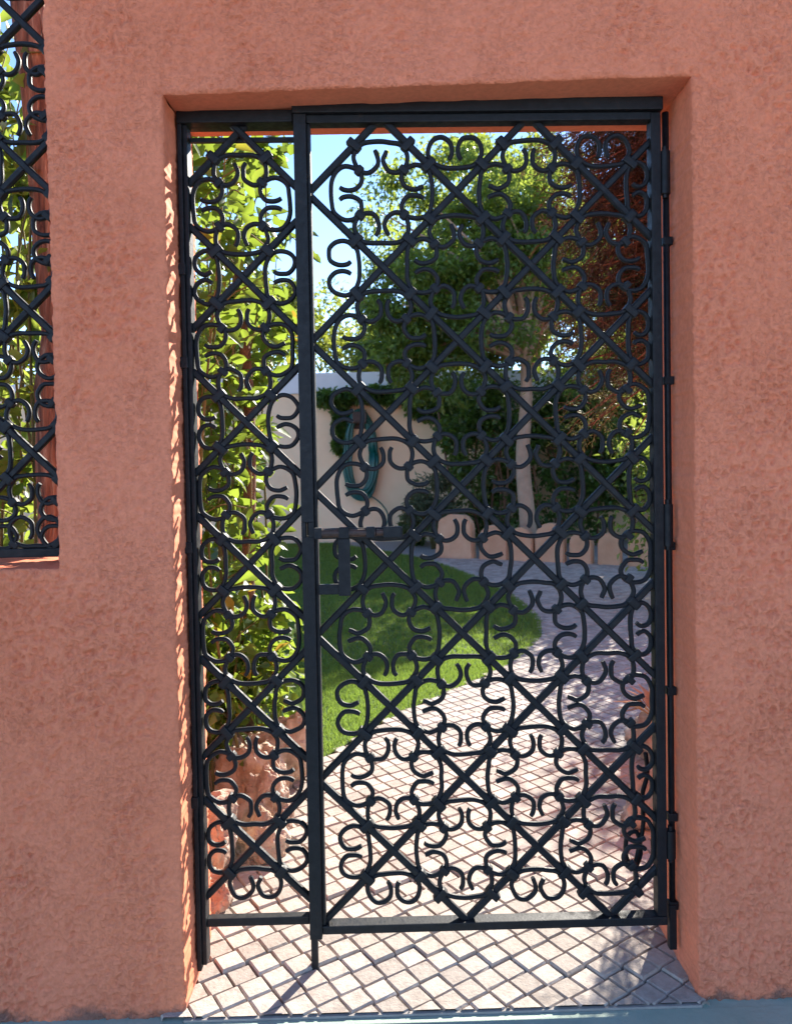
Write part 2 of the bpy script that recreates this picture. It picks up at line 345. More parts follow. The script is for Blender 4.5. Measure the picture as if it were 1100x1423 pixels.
def reveal(edge_idx, nrm, flip, segs=34, taper=0.0, bend=None, amp=.0012):
    """run an opening edge back through the wall; nrm = outward normal into the opening (x,z)"""
    global off
    E = Vw[0][edge_idx]; n = len(E); t = np.linspace(0, 1, segs+1)[1:]**1.6; rows = [np.asarray(edge_idx)]
    for k, tt in enumerate(t):
        P = E.copy(); y = E[:, 1]+(BACK-E[:, 1])*tt; s = E[:, 2] if abs(nrm[0]) > .5 else E[:, 0]
        w = (vnoise(s/.05, y/.05, 31)-.5)*2*amp*1.6+(vnoise(s/.012, y/.02, 32)-.5)*2*amp
        fade = min(1, tt*6); rnd = math.exp(-((tt*(BACK-FRONT))/.008)**2)
        if bend is not None: P[:, 2] += (bend-E[:, 2])*min(1, tt*1.0)*.9
        P[:, 0] += nrm[0]*(w*fade); P[:, 2] += nrm[1]*(w*fade); P[:, 1] = y
        Vw.append(P); rows.append(np.arange(n)+off); off += n
    for a, b in zip(rows[:-1], rows[1:]):
        f = np.stack([a[:-1], a[1:], b[1:], b[:-1]], 1); Fw.append(f[:, ::-1] if flip else f)
reveal(idx[iD0, :kD+1], (1, 0), True); reveal(idx[iD1, :kD+1], (-1, 0), False)
reveal(idx[iD0:iD1+1, kD], (0, -1), True, bend=2.290, amp=.0003)
reveal(idx[iW1, kW:], (-1, 0), False, 12); reveal(idx[iW0:iW1+1, kW], (0, 1), False, 24); reveal(idx[iW0, kW:], (1, 0), True, 6)
Vw = np.concatenate(Vw); Fw = np.concatenate(Fw)
# plain garden face, ends and top of the wall
def quad(pts):
    global Vw, Fw
    o = len(Vw); Vw = np.concatenate([Vw, np.array(pts, float)]); Fw = np.concatenate([Fw, [[o, o+1, o+2, o+3]]])
def back(x0, x1, z0, z1): quad([(x0, BACK, z0), (x0, BACK, z1), (x1, BACK, z1), (x1, BACK, z0)])
back(-3.4, WX0, -.03, 3.1); back(WX0, WX1, -.03, WZ+.004); back(WX1, DX0, -.03, 3.1); back(DX0, DX1, 2.296, 3.1); back(DX1, 3.6, -.03, 3.1)
quad([(-3.4, FRONT, 3.1), (3.6, FRONT, 3.1), (3.6, BACK, 3.1), (-3.4, BACK, 3.1)])
quad([(-3.4, FRONT, -.03), (-3.4, FRONT, 3.1), (-3.4, BACK, 3.1), (-3.4, BACK, -.03)]); quad([(3.6, FRONT, -.03), (3.6, BACK, -.03), (3.6, BACK, 3.1), (3.6, FRONT, 3.1)])
wall = link('street_wall', mesh_np('street_wall', Vw, Fw, M_STUCCO, True))
tag(wall, 'terracotta pink rough stucco street wall with gateway and barred window opening', 'wall')

# ------------------------------------------------------------------ wrought iron
def sect_prism(L, w, d, ch):
    """square bar along local X, w in Z, d in Y, chamfered"""
    s = [(-d/2+ch, -w/2), (d/2-ch, -w/2), (d/2, -w/2+ch), (d/2, w/2-ch), (d/2-ch, w/2), (-d/2+ch, w/2), (-d/2, w/2-ch), (-d/2, -w/2+ch)]
    V = [(x, a, b) for x in (-L/2, L/2) for a, b in s]
    F = [tuple(range(7, -1, -1)), tuple(range(8, 16))]+[(k, (k+1) % 8, 8+(k+1) % 8, 8+k) for k in range(8)]
    return V, F
SC = [(0, 32), (14, 32.6), (25, 35.2), (33, 42), (36.2, 52), (34, 63), (27.8, 70.6), (19.5, 73.2), (11.2, 71), (5.4, 64), (3.7, 56), (5.4, 48.5), (8.2, 43.5)]
def scroll_mesh(depth=1.0, jit=0.0):
    h = [(x+random.uniform(-jit, jit), 32+(y-32)*depth+random.uniform(-jit, jit)) for x, y in SC]; g = [(-(x+random.uniform(-jit, jit)), 32+(y-32)*depth+random.uniform(-jit, jit)) for x, y in SC]
    pts = catmull(g[::-1][:-1]+h, 4)
    pts = [Vector((p[0]*.01, 0, p[1]*.01)) for p in pts]      # unit: half lattice step
    w, d, ch = .0305*2, .033*2, .017; V = []; F = []; n = len(pts)
    for i, p in enumerate(pts):
        t = (pts[min(i+1, n-1)]-pts[max(i-1, 0)]).normalized(); nn = Vector((-t.z, 0, t.x))
        e = min(i, n-1-i); k = 1.0 if e > 3 else (.86+.045*e)
        ww = w*k
        for a, b in ((-d/2+ch, -ww/2), (d/2-ch, -ww/2), (d/2, -ww/2+ch), (d/2, ww/2-ch), (d/2-ch, ww/2), (-d/2+ch, ww/2), (-d/2, ww/2-ch), (-d/2, -ww/2+ch)):
            V.append(p+nn*b+Vector((0, a, 0)))
    for i in range(n-1):
        for k in range(8): F.append((i*8+k, i*8+(k+1) % 8, i*8+8+(k+1) % 8, i*8+8+k))
    F.append(tuple(range(7, -1, -1))); F.append(tuple((n-1)*8+k for k in range(8)))
    me = mesh('scroll', V, F, M_IRON, True); me.set_sharp_from_angle(angle=R(40)); return me
SCROLLS = [scroll_mesh(1, .8) for _ in range(8)]; SHORT = {}
def block(name, sx, sy, sz, bev): return box_mesh(name, (-sx/2, -sy/2, -sz/2), (sx/2, sy/2, sz/2), M_IRON, bev)
COLLAR = block('collar', .020, .026, .040, .004); COLLAR2 = block('collar', .023, .027, .036, .006); CLASP = block('clasp', .026, .020, .017, .004)
def lattice(root, x0, z0, a, i0, i1, k0, k1, rect, Y, bar=.0178):
    """root at origin. nodes at (x0+i a, z0-k a), i+k even"""
    rx0, rx1, rz0, rz1 = rect; e = .006
    # diagonal bars
    for fam in (1, -1):
        for c in range(-40, 41, 2):
            # points with (i - fam*k') ... z = z0 - k a ; fam=+1: x-x0 = (z-z0)+c a ; fam=-1: x-x0 = -(z-z0)+c a
            pts = []
            for zc in (rz0, rz1):
                x = x0+fam*(zc-z0)+c*a
                if rx0-1e-6 <= x <= rx1+1e-6: pts.append((x, zc))
            for xc in (rx0, rx1):
                z = z0+fam*(xc-x0-c*a)
                if rz0-1e-6 <= z <= rz1+1e-6: pts.append((xc, z))
            if len(pts) < 2: continue
            p, qq = max(((p, r) for p in pts for r in pts), key=lambda s: math.dist(*s)); Ln = math.dist(p, qq)
            if Ln < .05: continue
            if p[0] > qq[0]: p, qq = qq, p
            V, F = sect_prism(Ln+2*e, bar, bar, .0035); me = mesh('diagonal_bar', V, F, M_IRON)
            link('diagonal_bar', me, root, Matrix.Translation(((p[0]+qq[0])/2, Y+(.0022 if fam > 0 else -.0012), (p[1]+qq[1])/2)) @ Matrix.Rotation(-math.atan2(qq[1]-p[1], qq[0]-p[0]), 4, 'Y'))
    sc = a; W = .40*a; lo_, hi_ = .29*a, .765*a; placed = set()
    for i in range(i0, i1+1):
        for k in range(k0, k1+1):
            if (i+k) % 2: continue
            cx, cz = x0+i*a, z0-k*a
            inside = rx0 < cx < rx1 and rz0 < cz < rz1
            for d, ang in ((0, 0), (1, 90), (2, 180), (3, 270)):     # up, right, down, left
                dx, dz = ((0, 1), (1, 0), (0, -1), (-1, 0))[d]
                bx0 = cx+min(dx*lo_, dx*hi_)-(W if dx == 0 else 0); bx1 = cx+max(dx*lo_, dx*hi_)+(W if dx == 0 else 0)
                bz0 = cz+min(dz*lo_, dz*hi_)-(W if dz == 0 else 0); bz1 = cz+max(dz*lo_, dz*hi_)+(W if dz == 0 else 0)
                ox = max(0, rx0-bx0)-max(0, bx1-rx1); oz = max(0, rz0-bz0)-max(0, bz1-rz1)
                if abs(ox) > .07 or abs(oz) > .07 or (ox*dx < -.045) or (oz*dz < -.045): continue
                if (dx == 0 and abs(ox) > .012) or (dz == 0 and abs(oz) > .012): continue
                short = (ox*dx < -.004) or (oz*dz < -.004)          # curls would run into the frame: a shallower scroll
                sx, sz = (0, 0)
                if ox*dx > .002: sx = ox
                if oz*dz > .002: sz = oz
                me = random.choice(SCROLLS)
                if short:
                    fq = round(min(1, ((hi_-max(abs(ox), abs(oz)))/a*100-35.5)/40.8), 2)
                    if fq < .6: continue
                    if fq not in SHORT: SHORT[fq] = [scroll_mesh(fq, .6) for _ in range(3)]
                    me = random.choice(SHORT[fq])
                placed.add((i, k, d)); link('scroll', me, root, Matrix.Translation((cx+sx, Y+random.uniform(-.001, .001), cz+sz)) @ Matrix.Rotation(R(ang)+random.uniform(-.012, .012), 4, 'Y') @ Matrix.Diagonal((sc*(1+random.uniform(-.012, .012)), .193, sc, 1)))
            if not (rx0+.02 < cx < rx1-.02 and rz0-.03 < cz < rz1+.03): continue
            for px, pz in ((1, 1), (1, -1), (-1, 1), (-1, -1)):
                x, z = cx+px*.362*a, cz+pz*.362*a
                if rx0+.004 < x < rx1-.004 and rz0+.004 < z < rz1-.004:
                    link('collar', random.choice((COLLAR, COLLAR2)), root, Matrix.Translation((x, Y, z)) @ Matrix.Rotation(-math.atan2(pz, px)+random.uniform(-.12, .12), 4, 'Y'))
    for i in range(i0-1, i1+2):
        for k in range(k0-1, k1+2):
            if (i+k) % 2 == 0: continue
            cx, cz = x0+i*a, z0-k*a
            for px, pz in ((1, 1), (1, -1), (-1, 1), (-1, -1)):
                x, z = cx+px*.300*a, cz+pz*.300*a
                # only where two neighbouring scrolls meet
                if (i, k-pz, 2 if pz > 0 else 0) in placed and (i+px, k, 3 if px > 0 else 1) in placed:
                    link('clasp', CLASP, root, Matrix.Translation((x, Y, z)) @ Matrix.Rotation(math.atan2(pz, px)+random.uniform(-.15, .15), 4, 'Y'))
def bar(root, name, lo, hi, m=None, bev=.0025): return link(name, box_mesh(name, lo, hi, m or M_IRON, bev), root)

# --- hinged leaf
leaf = empty('gate_leaf'); tag(leaf, 'tall hinged black wrought iron gate leaf of scrolls and diagonal bars', 'gate')
GX0, GX1 = -.181, .712
lattice(leaf, .0116, 2.264, .193, -1, 4, 0, 11, (-.174, .7135, .143, 2.247), GATE)
bm = bmesh.new(); f0, f1 = 2.052, 2.100; sl = (1.178, 1.216)
bm_box(bm, (-.2120, f0, .116), (-.1795, f1, sl[0]), .002); bm_box(bm, (-.2120, f0, sl[1]), (-.1795, f1, 2.2643), .002)
bm_box(bm, (-.2120, f0, sl[0]+.0002), (-.2010, f1, sl[1]-.0002), 0); bm_box(bm, (-.1935, f0, sl[0]+.0002), (-.1795, f1, sl[1]-.0002), 0)
st = link('stile', from_bm('stile', bm, M_IRON), leaf)
bar(st, 'cover_strip', (-.1793, 2.064, .1465), (-.1705, 2.098, 2.2438))
bar(leaf, 'top_rail', (-.2140, 2.046, 2.2645), (.7380, 2.102, 2.297)); bar(leaf, 'rebate_rail', (-.1793, 2.060, 2.2440), (.7110, 2.098, 2.2643))
bar(leaf, 'stile', (.7115, 2.062, .1465), (.7370, 2.100, 2.2640)); bar(leaf, 'bottom_rail', (-.1793, 2.060, .124), (.7370, 2.098, .1463))
# latch: slide bolt with its guides, strap and keeper arm
lt = bar(leaf, 'bolt_plate', (-.168, 2.050, 1.172), (.050, 2.0595, 1.200), bev=.002)
V, F = tube([(-.172, 2.041, 1.188), (-.02, 2.041, 1.188)], .0105, 12); link('bolt_rod', mesh('bolt_rod', V, F, M_RUST, False), lt)
V, F = tube([(-.018, 2.041, 1.188), (.036, 2.041, 1.188)], .0085, 12); link('bolt_tip', mesh('bolt_tip', V, F, M_RUST, False), lt)
for a_, b_ in ((-.1785, -.158), (-.115, -.088), (-.045, -.022), (.000, .0465)): bar(lt, 'bolt_guide', (a_, 2.030, 1.174), (b_, 2.0495, 1.203), bev=.003)
bar(leaf, 'latch_strap', (-.1175, 2.034, 1.026), (-.0865, 2.0425, 1.1735), bev=.002)
bar(leaf, 'latch_arm', (-.170, 2.046, 1.028), (-.0960, 2.0560, 1.055), bev=.002)
# --- hinge side, fixed to the wall
hp = empty('hinge_post', (.757, 2.08, 0)); tag(hp, 'black round hinge post fastened to the right jamb beside gate leaf', 'post')
def hp_add(name, path, r, m=M_IRON, n=12):
    V, F = tube([Vector(p)-hp.location for p in path], r, n); return link(name, mesh(name, V, F, m, True), hp)
o = hp_add('post', [(.758, 2.085, .115), (.757, 2.083, .7), (.7565, 2.083, 1.4), (.756, 2.083, 2.27)], .0085)
for z0_, z1_ in ((2.055, 2.165), (1.135, 1.245), (.300, .375)):
    k = hp_add('hinge', [(.7500, 2.072, z0_), (.7500, 2.072, z1_)], .0135); k.data.set_sharp_from_angle(angle=R(35))
    link('hinge_pin', mesh('hinge_pin', *tube([Vector((.7500, 2.072, z0_-.01))-hp.location, Vector((.7500, 2.072, z1_+.012))-hp.location], .0075, 8), M_IRON), k)
    link('hinge_flag', box_mesh('hinge_flag', (.7355-hp.location.x, 2.0660-2.08, z0_+.045), (.747-hp.location.x, 2.0780-2.08, z1_-.004), M_IRON, .001), k)
for z_ in (1.925, 1.56, 1.122, .735, .395, .155): link('clamp', box_mesh('clamp', (-.011, -.006, z_), (.0145, .016, z_+.022), M_IRON, .003), hp)
link('wall_lug', box_mesh('wall_lug', (-.012, -.01, .05), (.008, .012, .17), M_IRON, .003), hp)

# --- fixed side panel
sp_ = empty('fixed_gate_panel'); tag(sp_, 'narrow fixed black iron scrollwork panel left of the gate leaf', 'gate panel')
PY = 2.092
lattice(sp_, -.3565, 2.236, .1886, -1, 1, 0, 11, (-.4865, -.2150, .163, 2.248), PY)
bar(sp_, 'stile', (-.4985, 2.070, .045), (-.4868, 2.116, 2.2465)); bar(sp_, 'outer_stile', (-.5105, 2.060, .035), (-.4988, 2.120, 2.2465))
bar(sp_, 'stile', (-.2145, 2.1015, .000), (-.1960, 2.122, 2.2465)); bar(sp_, 'top_rail', (-.5105, 2.058, 2.2470), (-.2145, 2.120, 2.2780))
bar(sp_, 'bottom_rail', (-.4866, 2.080, .141), (-.2147, 2.104, .1630)); bar(sp_, 'top_strip', (-.4866, 2.100, 2.213), (-.2147, 2.112, 2.2250), bev=.0015)
for z_ in (.47, 1.14, 1.62, 1.86): bar(sp_, 'wall_cleat', (-.5155, 2.056, z_), (-.4960, 2.0695, z_+.03))

# --- window grille
wg = empty('window_grille', (0, 0, 0)); tag(wg, 'black wrought iron scroll grille filling the window opening at left', 'grille')
lattice(wg, -.9155, 2.5285, .1863, -5, 1, -3, 8, (-1.715, -.8165, 1.158, 3.02), 2.10)
bar(wg, 'bottom_rail', (-1.740, 2.088, 1.1350), (-.7995, 2.114, 1.1580)); bar(wg, 'stile', (-.8155, 2.088, 1.1585), (-.7995, 2.114, 3.04)); bar(wg, 'stile', (-1.738, 2.088, 1.1585), (-1.716, 2.114, 3.04))

# ------------------------------------------------------------------ far garden wall, hose
fwl = empty('garden_wall', (1.5, 12.8, 0)); tag(fwl, 'cream rendered rear garden wall with white top behind the lawn', 'wall')
link('wall_face', box_mesh('wall_face', (-8, -.12, -.04), (9, .12, 2.37), M_CREAM), fwl)
link('coping', box_mesh('coping', (-8, -.16, 2.372), (9, .16, 2.70), M_WHITE, .01), fwl)

HX, HZ = -.34, 1.38
hose = MB(); rr = random.Random(3)
for n in range(17):
    w = .205+rr.uniform(-.10, .06); h = .62+rr.uniform(-.05, .09); oy = rr.uniform(-.09, .0); oz = rr.uniform(-.03, .03)
    loop = [(HX+w*math.cos(t)*(1 if math.sin(t) > 0 else 1.06), 12.58+oy*.9, HZ+oz+h*math.copysign(abs(math.sin(t))**.72, math.sin(t))+.02*math.sin(3*t+n)) for t in np.linspace(0, 2*math.pi, 44)]
    hose.add(*tube(loop, .021, 7))
hose.add(*tube(catmull([(HX-.2, 12.5, HZ-.5), (HX+.1, 12.49, HZ-.62), (HX+.32, 12.52, HZ-.78), (HX+.42, 12.58, HZ-1.0), (HX+.3, 12.55, HZ-1.3)], 6), .012, 7))
tag(link('garden_hose', hose.mesh('garden_hose', M_HOSE)), 'coiled teal garden hose hanging on the cream rear wall', 'hose')
bm = bmesh.new(); bm_box(bm, (HX-.11, 12.42, HZ+.50), (HX+.11, 12.68, HZ+.56), .012); bm_box(bm, (HX-.10, 12.645, HZ+.42), (HX+.10, 12.678, HZ+.72), .006); bm_box(bm, (HX-.11, 12.40, HZ+.52), (HX+.11, 12.43, HZ+.68), .008)
tag(link('hose_hanger', from_bm('hose_hanger', bm, M_RUST)), 'dark bracket holding the coiled hose on the rear wall', 'bracket')

# ------------------------------------------------------------------ stone edging along the bed
ed = empty('stone_edging', (1.0, 10.3, 0)); tag(ed, 'row of orange round-topped edging stones bordering the hedge bed', 'edging')
pts = [(.95, 10.45, .60, .58), (1.42, 10.12, .40, .46), (1.74, 9.95, .34, .44), (1.78+.30, 9.80, .40, .50), (2.42, 9.62, .30, .40), (2.72, 9.45, .30, .40), (3.03, 9.28, .30, .42), (3.34, 9.1, .32, .40), (3.66, 8.95, .32, .42), (3.99, 8.8, .34, .42)]
for n, (x, y, w, h) in enumerate(pts):
    w *= .93
    sec = [(-w/2, -.03), (w/2, -.03), (w/2*1.0, h*.62)]+[(w/2*math.cos(t), h*.62+h*.38*math.sin(t)) for t in np.linspace(.25, math.pi-.25, 9)]+[(-w/2, h*.62)]
    if n == 0: sec = [(-w/2, -.03), (w/2, -.03), (w/2*.92, h*.8), (w*.3, h*.98), (-w*.1, h), (-w*.38, h*.86)]
    m_ = len(sec); bm = bmesh.new()
    a = [bm.verts.new((p[0], -.07, p[1])) for p in sec]; b = [bm.verts.new((p[0], .07, p[1])) for p in sec]
    bm.faces.new(a); bm.faces.new(b[::-1])
    for k in range(m_): bm.faces.new((a[k], b[k], b[(k+1) % m_], a[(k+1) % m_]))
    bmesh.ops.recalc_face_normals(bm, faces=bm.faces[:]); bmesh.ops.bevel(bm, geom=bm.edges[:], offset=.015, segments=2, affect='EDGES')
    link('edging_stone', from_bm('edging_stone', bm, M_EDGE), ed, Matrix.Translation((x-1.0, y-10.3, 0)) @ Matrix.Rotation(R(-26+rr.uniform(-5, 5)), 4, 'Z'))

# ------------------------------------------------------------------ boulders
def boulder(label, loc, size, rz, seed, m, cuts=7, group=None):
    rs = random.Random(seed); bm = bmesh.new(); bmesh.ops.create_icosphere(bm, subdivisions=5, radius=1)
    pl = [(Vector((rs.gauss(0, 1), rs.gauss(0, 1), rs.gauss(0, .8))).normalized(), rs.uniform(.52, .82)) for _ in range(cuts)]
    for v in bm.verts:
        p = v.co.copy()
        for nn, d in pl:
            e = p.dot(nn)-d
            if e > 0: p -= nn*e*.92
        s = Vector((seed*3.7, seed*1.3, 0)); n0 = p.normalized()
        p += n0*(.20*mnoise.fractal(p*1.5+s, 1, 2, 4)+.13*abs(mnoise.noise(p*3.1+s))-.10*abs(mnoise.noise(p*6.5+s))+.05*mnoise.noise(p*13+s)-.04*abs(mnoise.noise(p*24+s)))
        v.co = Vector((p.x*size[0], p.y*size[1], p.z*size[2]))
    me = from_bm('boulder', bm, m, True); me.set_sharp_from_angle(angle=R(38))
    o = link('boulder', me); o.location = loc; o.rotation_euler = (rs.uniform(-.2, .2), rs.uniform(-.2, .2), rz)
    tag(o, label, 'rock', group or 'rocks edging the planting beds'); return o
boulder('large reddish slanting boulder directly behind the left gate panel', (-.64, 2.62, .10), (.17, .15, .22), .5, 11, M_ROCK)
boulder('orange upright boulder behind the reddish one, beside the turf', (-.55, 3.12, .14), (.15, .15, .22), 1.1, 5, M_ROCK2)
boulder('tan rounded boulder closest to the lawn corner', (-.43, 3.30, .14), (.13, .15, .22), 2.0, 8, M_ROCK2)
boulder('squat rust coloured rock between the two big left boulders', (-.46, 2.92, .08), (.12, .10, .15), 2.6, 17, M_ROCK)
boulder('small pale rock at foot of the reddish boulder', (-.44, 2.74, .06), (.10, .11, .11), .2, 14, M_ROCK2)
boulder('low brown stone against the left jamb inside the gate', (-.56, 2.40, .03), (.07, .08, .10), 1.4, 21, M_ROCK)
boulder('grey brown boulder behind the right jamb below dry plant', (1.30, 3.46, .08), (.19, .20, .20), .9, 31, M_ROCK)
boulder('dark low boulder in shade nearest the gate on the right', (1.06, 2.86, .05), (.20, .17, .17), .3, 37, M_ROCK)

# ------------------------------------------------------------------ foliage tools
def unit(v): return v/np.maximum(np.linalg.norm(v, axis=1, keepdims=True), 1e-9)
def leaf_mesh_cloud(name, P, Dr, Nr, Ln, Wd, m, fold=.25, simple_=True):
    Dr = unit(Dr); S = unit(np.cross(Dr, Nr)); N2 = np.cross(S, Dr); Ln = Ln[:, None]; Wd = Wd[:, None]
    b = P; t = P+Dr*Ln-N2*Ln*.12; c = P+Dr*Ln*.5
    l = P+Dr*Ln*.45+S*Wd/2+N2*Wd*fold; r = P+Dr*Ln*.45-S*Wd/2+N2*Wd*fold
    if simple_:
        V = np.stack([b, l, t, r], 1).reshape(-1, 3); n = len(P); i = np.arange(n)[:, None]*4
        F = np.concatenate([i+[0, 2, 1], i+[0, 3, 2]], 1).reshape(-1, 3)
    else:
        l2 = P+Dr*Ln*.76+S*Wd*.36+N2*Wd*fold*.6-N2*Ln*.05; r2 = P+Dr*Ln*.76-S*Wd*.36+N2*Wd*fold*.6-N2*Ln*.05
        l0 = P+Dr*Ln*.2+S*Wd*.36+N2*Wd*fold*.8; r0 = P+Dr*Ln*.2-S*Wd*.36+N2*Wd*fold*.8
        V = np.stack([b, l0, l, l2, t, r2, r, r0, c], 1).reshape(-1, 3); n = len(P); i = np.arange(n)[:, None]*9
        F = np.concatenate([i+[8, k, (k+1) % 8] for k in range(8)], 1).reshape(-1, 3)
    return mesh_np(name, V, F[:, ::-1], m, False)
def clump_points(centres, radii, n, shell=.55):
    k = rng.integers(0, len(centres), n); d = unit(rng.normal(size=(n, 3))); r = rng.uniform(shell, 1.05, n)**.8
    return centres[k]+d*(radii[k]*r[:, None]), d
def branch_tree(base, trunk_pts, trunk_r, tips, m_trunk, name, n=10):
    pass
def foliage(name, parent, centres, radii, n, ln, wd, m, loc, droop=.5, shell=.45):
    P, d = clump_points(np.array(centres, float), np.array(radii, float), n, shell)
    Dr = d*.6+rng.normal(size=(n, 3))*.6+np.array([0, 0, -droop]); Nr = d*.5+rng.normal(size=(n, 3))*.5+np.array([0, 0, .8])
    o = link(name, leaf_mesh_cloud(name, P-np.array(loc), Dr, Nr, ln*rng.uniform(.6, 1.3, n), wd*rng.uniform(.6, 1.3, n), m), parent)
    o['kind'] = 'stuff'; return o
def random_clumps(n, cx, cy, cz, rx, ry, rz, r0, r1, hollow=.55, seed=1):
    g = np.random.default_rng(seed); d = unit(g.normal(size=(n, 3))); r = g.uniform(hollow, 1, n)[:, None]
    C = np.array([cx, cy, cz])+d*r*np.array([rx, ry, rz]); s = g.uniform(r0, r1, n); Rr = np.stack([s*g.uniform(.9, 1.4, n), s*g.uniform(.9, 1.4, n), s*g.uniform(.6, .9, n)], 1)
    return C, Rr
def limbs(root, mb, start, targets, r0, seed=0):
    rs = random.Random(seed)
    for t in targets:
        s = Vector(start); e = Vector(t); m1 = s.lerp(e, .4)+Vector((rs.uniform(-.1, .1), rs.uniform(-.1, .1), .12))*(e-s).length
        pts = catmull([s, m1, e], 5); mb.add(*tube(pts, [r0*(1-.85*i/(len(pts)-1)) for i in range(len(pts))], 6))

# --- main broadleaf tree with the pale trunk
T0 = (1.93, 10.55, 0); tr = empty('broadleaf_tree', T0); tag(tr, 'big dark green broadleaf tree with slender pale trunk behind edging stones', 'tree')
def rel(pts, o): return [Vector(p)-Vector(o) for p in pts]
tp = catmull([(1.96, 10.55, -.05), (1.93, 10.55, .5), (1.88, 10.56, 1.3), (1.94, 10.56, 2.2), (1.90, 10.5, 3.0), (1.86, 10.5, 3.9)], 6)
n_ = len(tp); V, F = tube(rel(tp, T0), [.125-.06*min(1, i/(n_-1)*1.3)+.05*math.exp(-i*.9) for i in range(n_)], 14); link('trunk', mesh('trunk', V, F, M_PALE, True), tr)
C1, R1 = random_clumps(125, 1.45, 10.7, 3.95, 1.75, 1.5, 1.6, .20, .42, .3, 4)
C1b, R1b = random_clumps(34, .45, 10.4, 3.0, .95, .8, 1.0, .2, .36, .3, 14)
C1 = np.concatenate([C1, C1b]); R1 = np.concatenate([R1, R1b])
mb = MB(); limbs(tr, mb, Vector((1.9, 10.5, 2.6))-Vector(T0), [Vector(c)-Vector(T0) for c in C1[::3]], .05, 2); link('branches', mb.mesh('branches', M_PALE), tr)
foliage('crown', tr, C1, R1, 46000, .085, .045, M_LEAFTREE, T0, .4, .3)

# --- sunlit trees beyond the rear wall
def backtree(label, x, y, z, rx, rz, nleaf, seed, m, name='garden_tree'):
    o = empty(name, (x, y, 0)); tag(o, label, 'tree', 'trees beyond the rear wall')
    V, F = tube([(0, 0, -.1), (.05, 0, z*.5), (0, 0, z)], [.16, .12, .06], 8); link('trunk', mesh('trunk', V, F, M_BARK, True), o)
    C, Rr = random_clumps(60, x, y, z, rx, rx*.8, rz, .3, .6, .4, seed); foliage('crown', o, C, Rr, nleaf, .12, .07, m, (x, y, 0), .4, .3)
    mb = MB(); limbs(o, mb, Vector((0, 0, z*.55)), [Vector(c)-Vector((x, y, 0)) for c in C[::4]], .06, seed); link('branches', mb.mesh('branches', M_BARK), o)
def midtree(label, c, r, n, seed):
    o = empty('bushy_tree', (c[0], c[1], 0)); tag(o, label, 'tree'); b0 = Vector((c[0], c[1], 0))
    V, F = tube([(0, 0, -.1), (.06, .03, c[2]*.5), (0, 0, c[2]+.3)], [.09, .075, .03], 9); link('trunk', mesh('trunk', V, F, M_BARK, True), o)
    C, Rr = random_clumps(60, *c, *r, .2, .42, .25, seed); foliage('crown', o, C, Rr, n, .085, .05, M_LEAFTREE, tuple(b0), .4, .3)
    mb = MB(); limbs(o, mb, Vector((0, 0, c[2]*.5)), [Vector(q)-b0 for q in C[::3]], .03, seed); link('branches', mb.mesh('branches', M_BARK), o)
midtree('dark bushy tree just right of the slender pale trunk', (3.75, 10.5, 2.5), (1.3, .9, 1.05), 12000, 46)
backtree('yellow green sunlit tree beyond the wall, topping the big tree', 3.0, 15.5, 5.6, 2.6, 2.0, 16000, 41, M_LEAFYEL)
backtree('pale green tree beyond the wall at the left of the hose', -3.0, 15.5, 3.9, 2.5, 1.35, 16000, 42, M_LEAFYEL)
backtree('green tree beyond the wall right of the pale trunk', 5.2, 15.5, 3.7, 2.5, 1.9, 16000, 43, M_LEAFTREE)
backtree('low sunlit tree beyond the wall between hose and trunk', .6, 16.5, 3.4, 1.6, .9, 7000, 44, M_LEAFYEL)

# --- ivy hedge over the rear wall
hd = empty('ivy_hedge', (3, 11.6, 0)); tag(hd, 'dense dark ivy hedge covering the rear wall behind the edging stones', 'hedge')
Cs = []; Rs = []
g = np.random.default_rng(9)
for _ in range(150):
    x = g.uniform(1.0, 6.2); z = g.uniform(.2, 2.35); y = 11.75+g.uniform(-.35, .6)
    if 1.95 < x < 2.75 and .45 < z < 1.35 and g.random() < .8: continue
    Cs.append((x, y, z)); Rs.append((g.uniform(.2, .42),)*3)
for _ in range(46):
    x = g.uniform(-.95, 1.6); zt = 2.45-.12*max(0, .2-x); Cs.append((x, 12.45+g.uniform(-.1, .15), zt-g.uniform(0, .14+.5*max(0, x)))); Rs.append((.2, .13, .09) if x < .6 else (.24, .17, .15))
for _ in range(7): Cs.append((-.64+g.uniform(-.06, .06), 12.58, g.uniform(1.5, 2.3))); Rs.append((.09, .07, .16))
foliage('foliage', hd, Cs, Rs, 42000, .085, .065, M_IVY, (3, 11.6, 0), .5, .35)
mb = MB()
for _ in range(26):
    x = g.uniform(1.0, 6); mb.add(*tube(rel(catmull([(x, 11.8, -.03), (x+g.uniform(-.2, .2), 11.7, .8), (x+g.uniform(-.4, .4), 11.8, 2.0)], 5), (3, 11.6, 0)), .018, 5))
link('stems', mb.mesh('stems', M_BARK), hd)

# --- grey-green bush at the end of the edging
def bush(name, label, c, r, n, ln, wd, m, seed, nst=14, group=None, ncl=26):
    o = empty(name, (c[0], c[1], 0)); tag(o, label, 'bush', group)
    C, Rr = random_clumps(ncl, *c, *r, min(r)*.3, min(r)*.55, .2, seed); foliage('foliage', o, C, Rr, n, ln, wd, m, (c[0], c[1], 0), .2, .3)
    mb = MB(); rs = random.Random(seed)
    for k in range(nst):
        t = C[k % len(C)]; mb.add(*tube([Vector((rs.uniform(-.05, .05), rs.uniform(-.05, .05), -.03)), (Vector(t)-Vector((c[0], c[1], 0)))*.55, Vector(t)-Vector((c[0], c[1], 0))], [.012, .009, .003], 5))
    link('stems', mb.mesh('stems', M_STEM), o); return o
bush('shrub', 'soft grey green bush between hose and edging stones', (.75, 11.5, .62), (.42, .4, .62), 6500, .09, .022, M_GREY, 51)
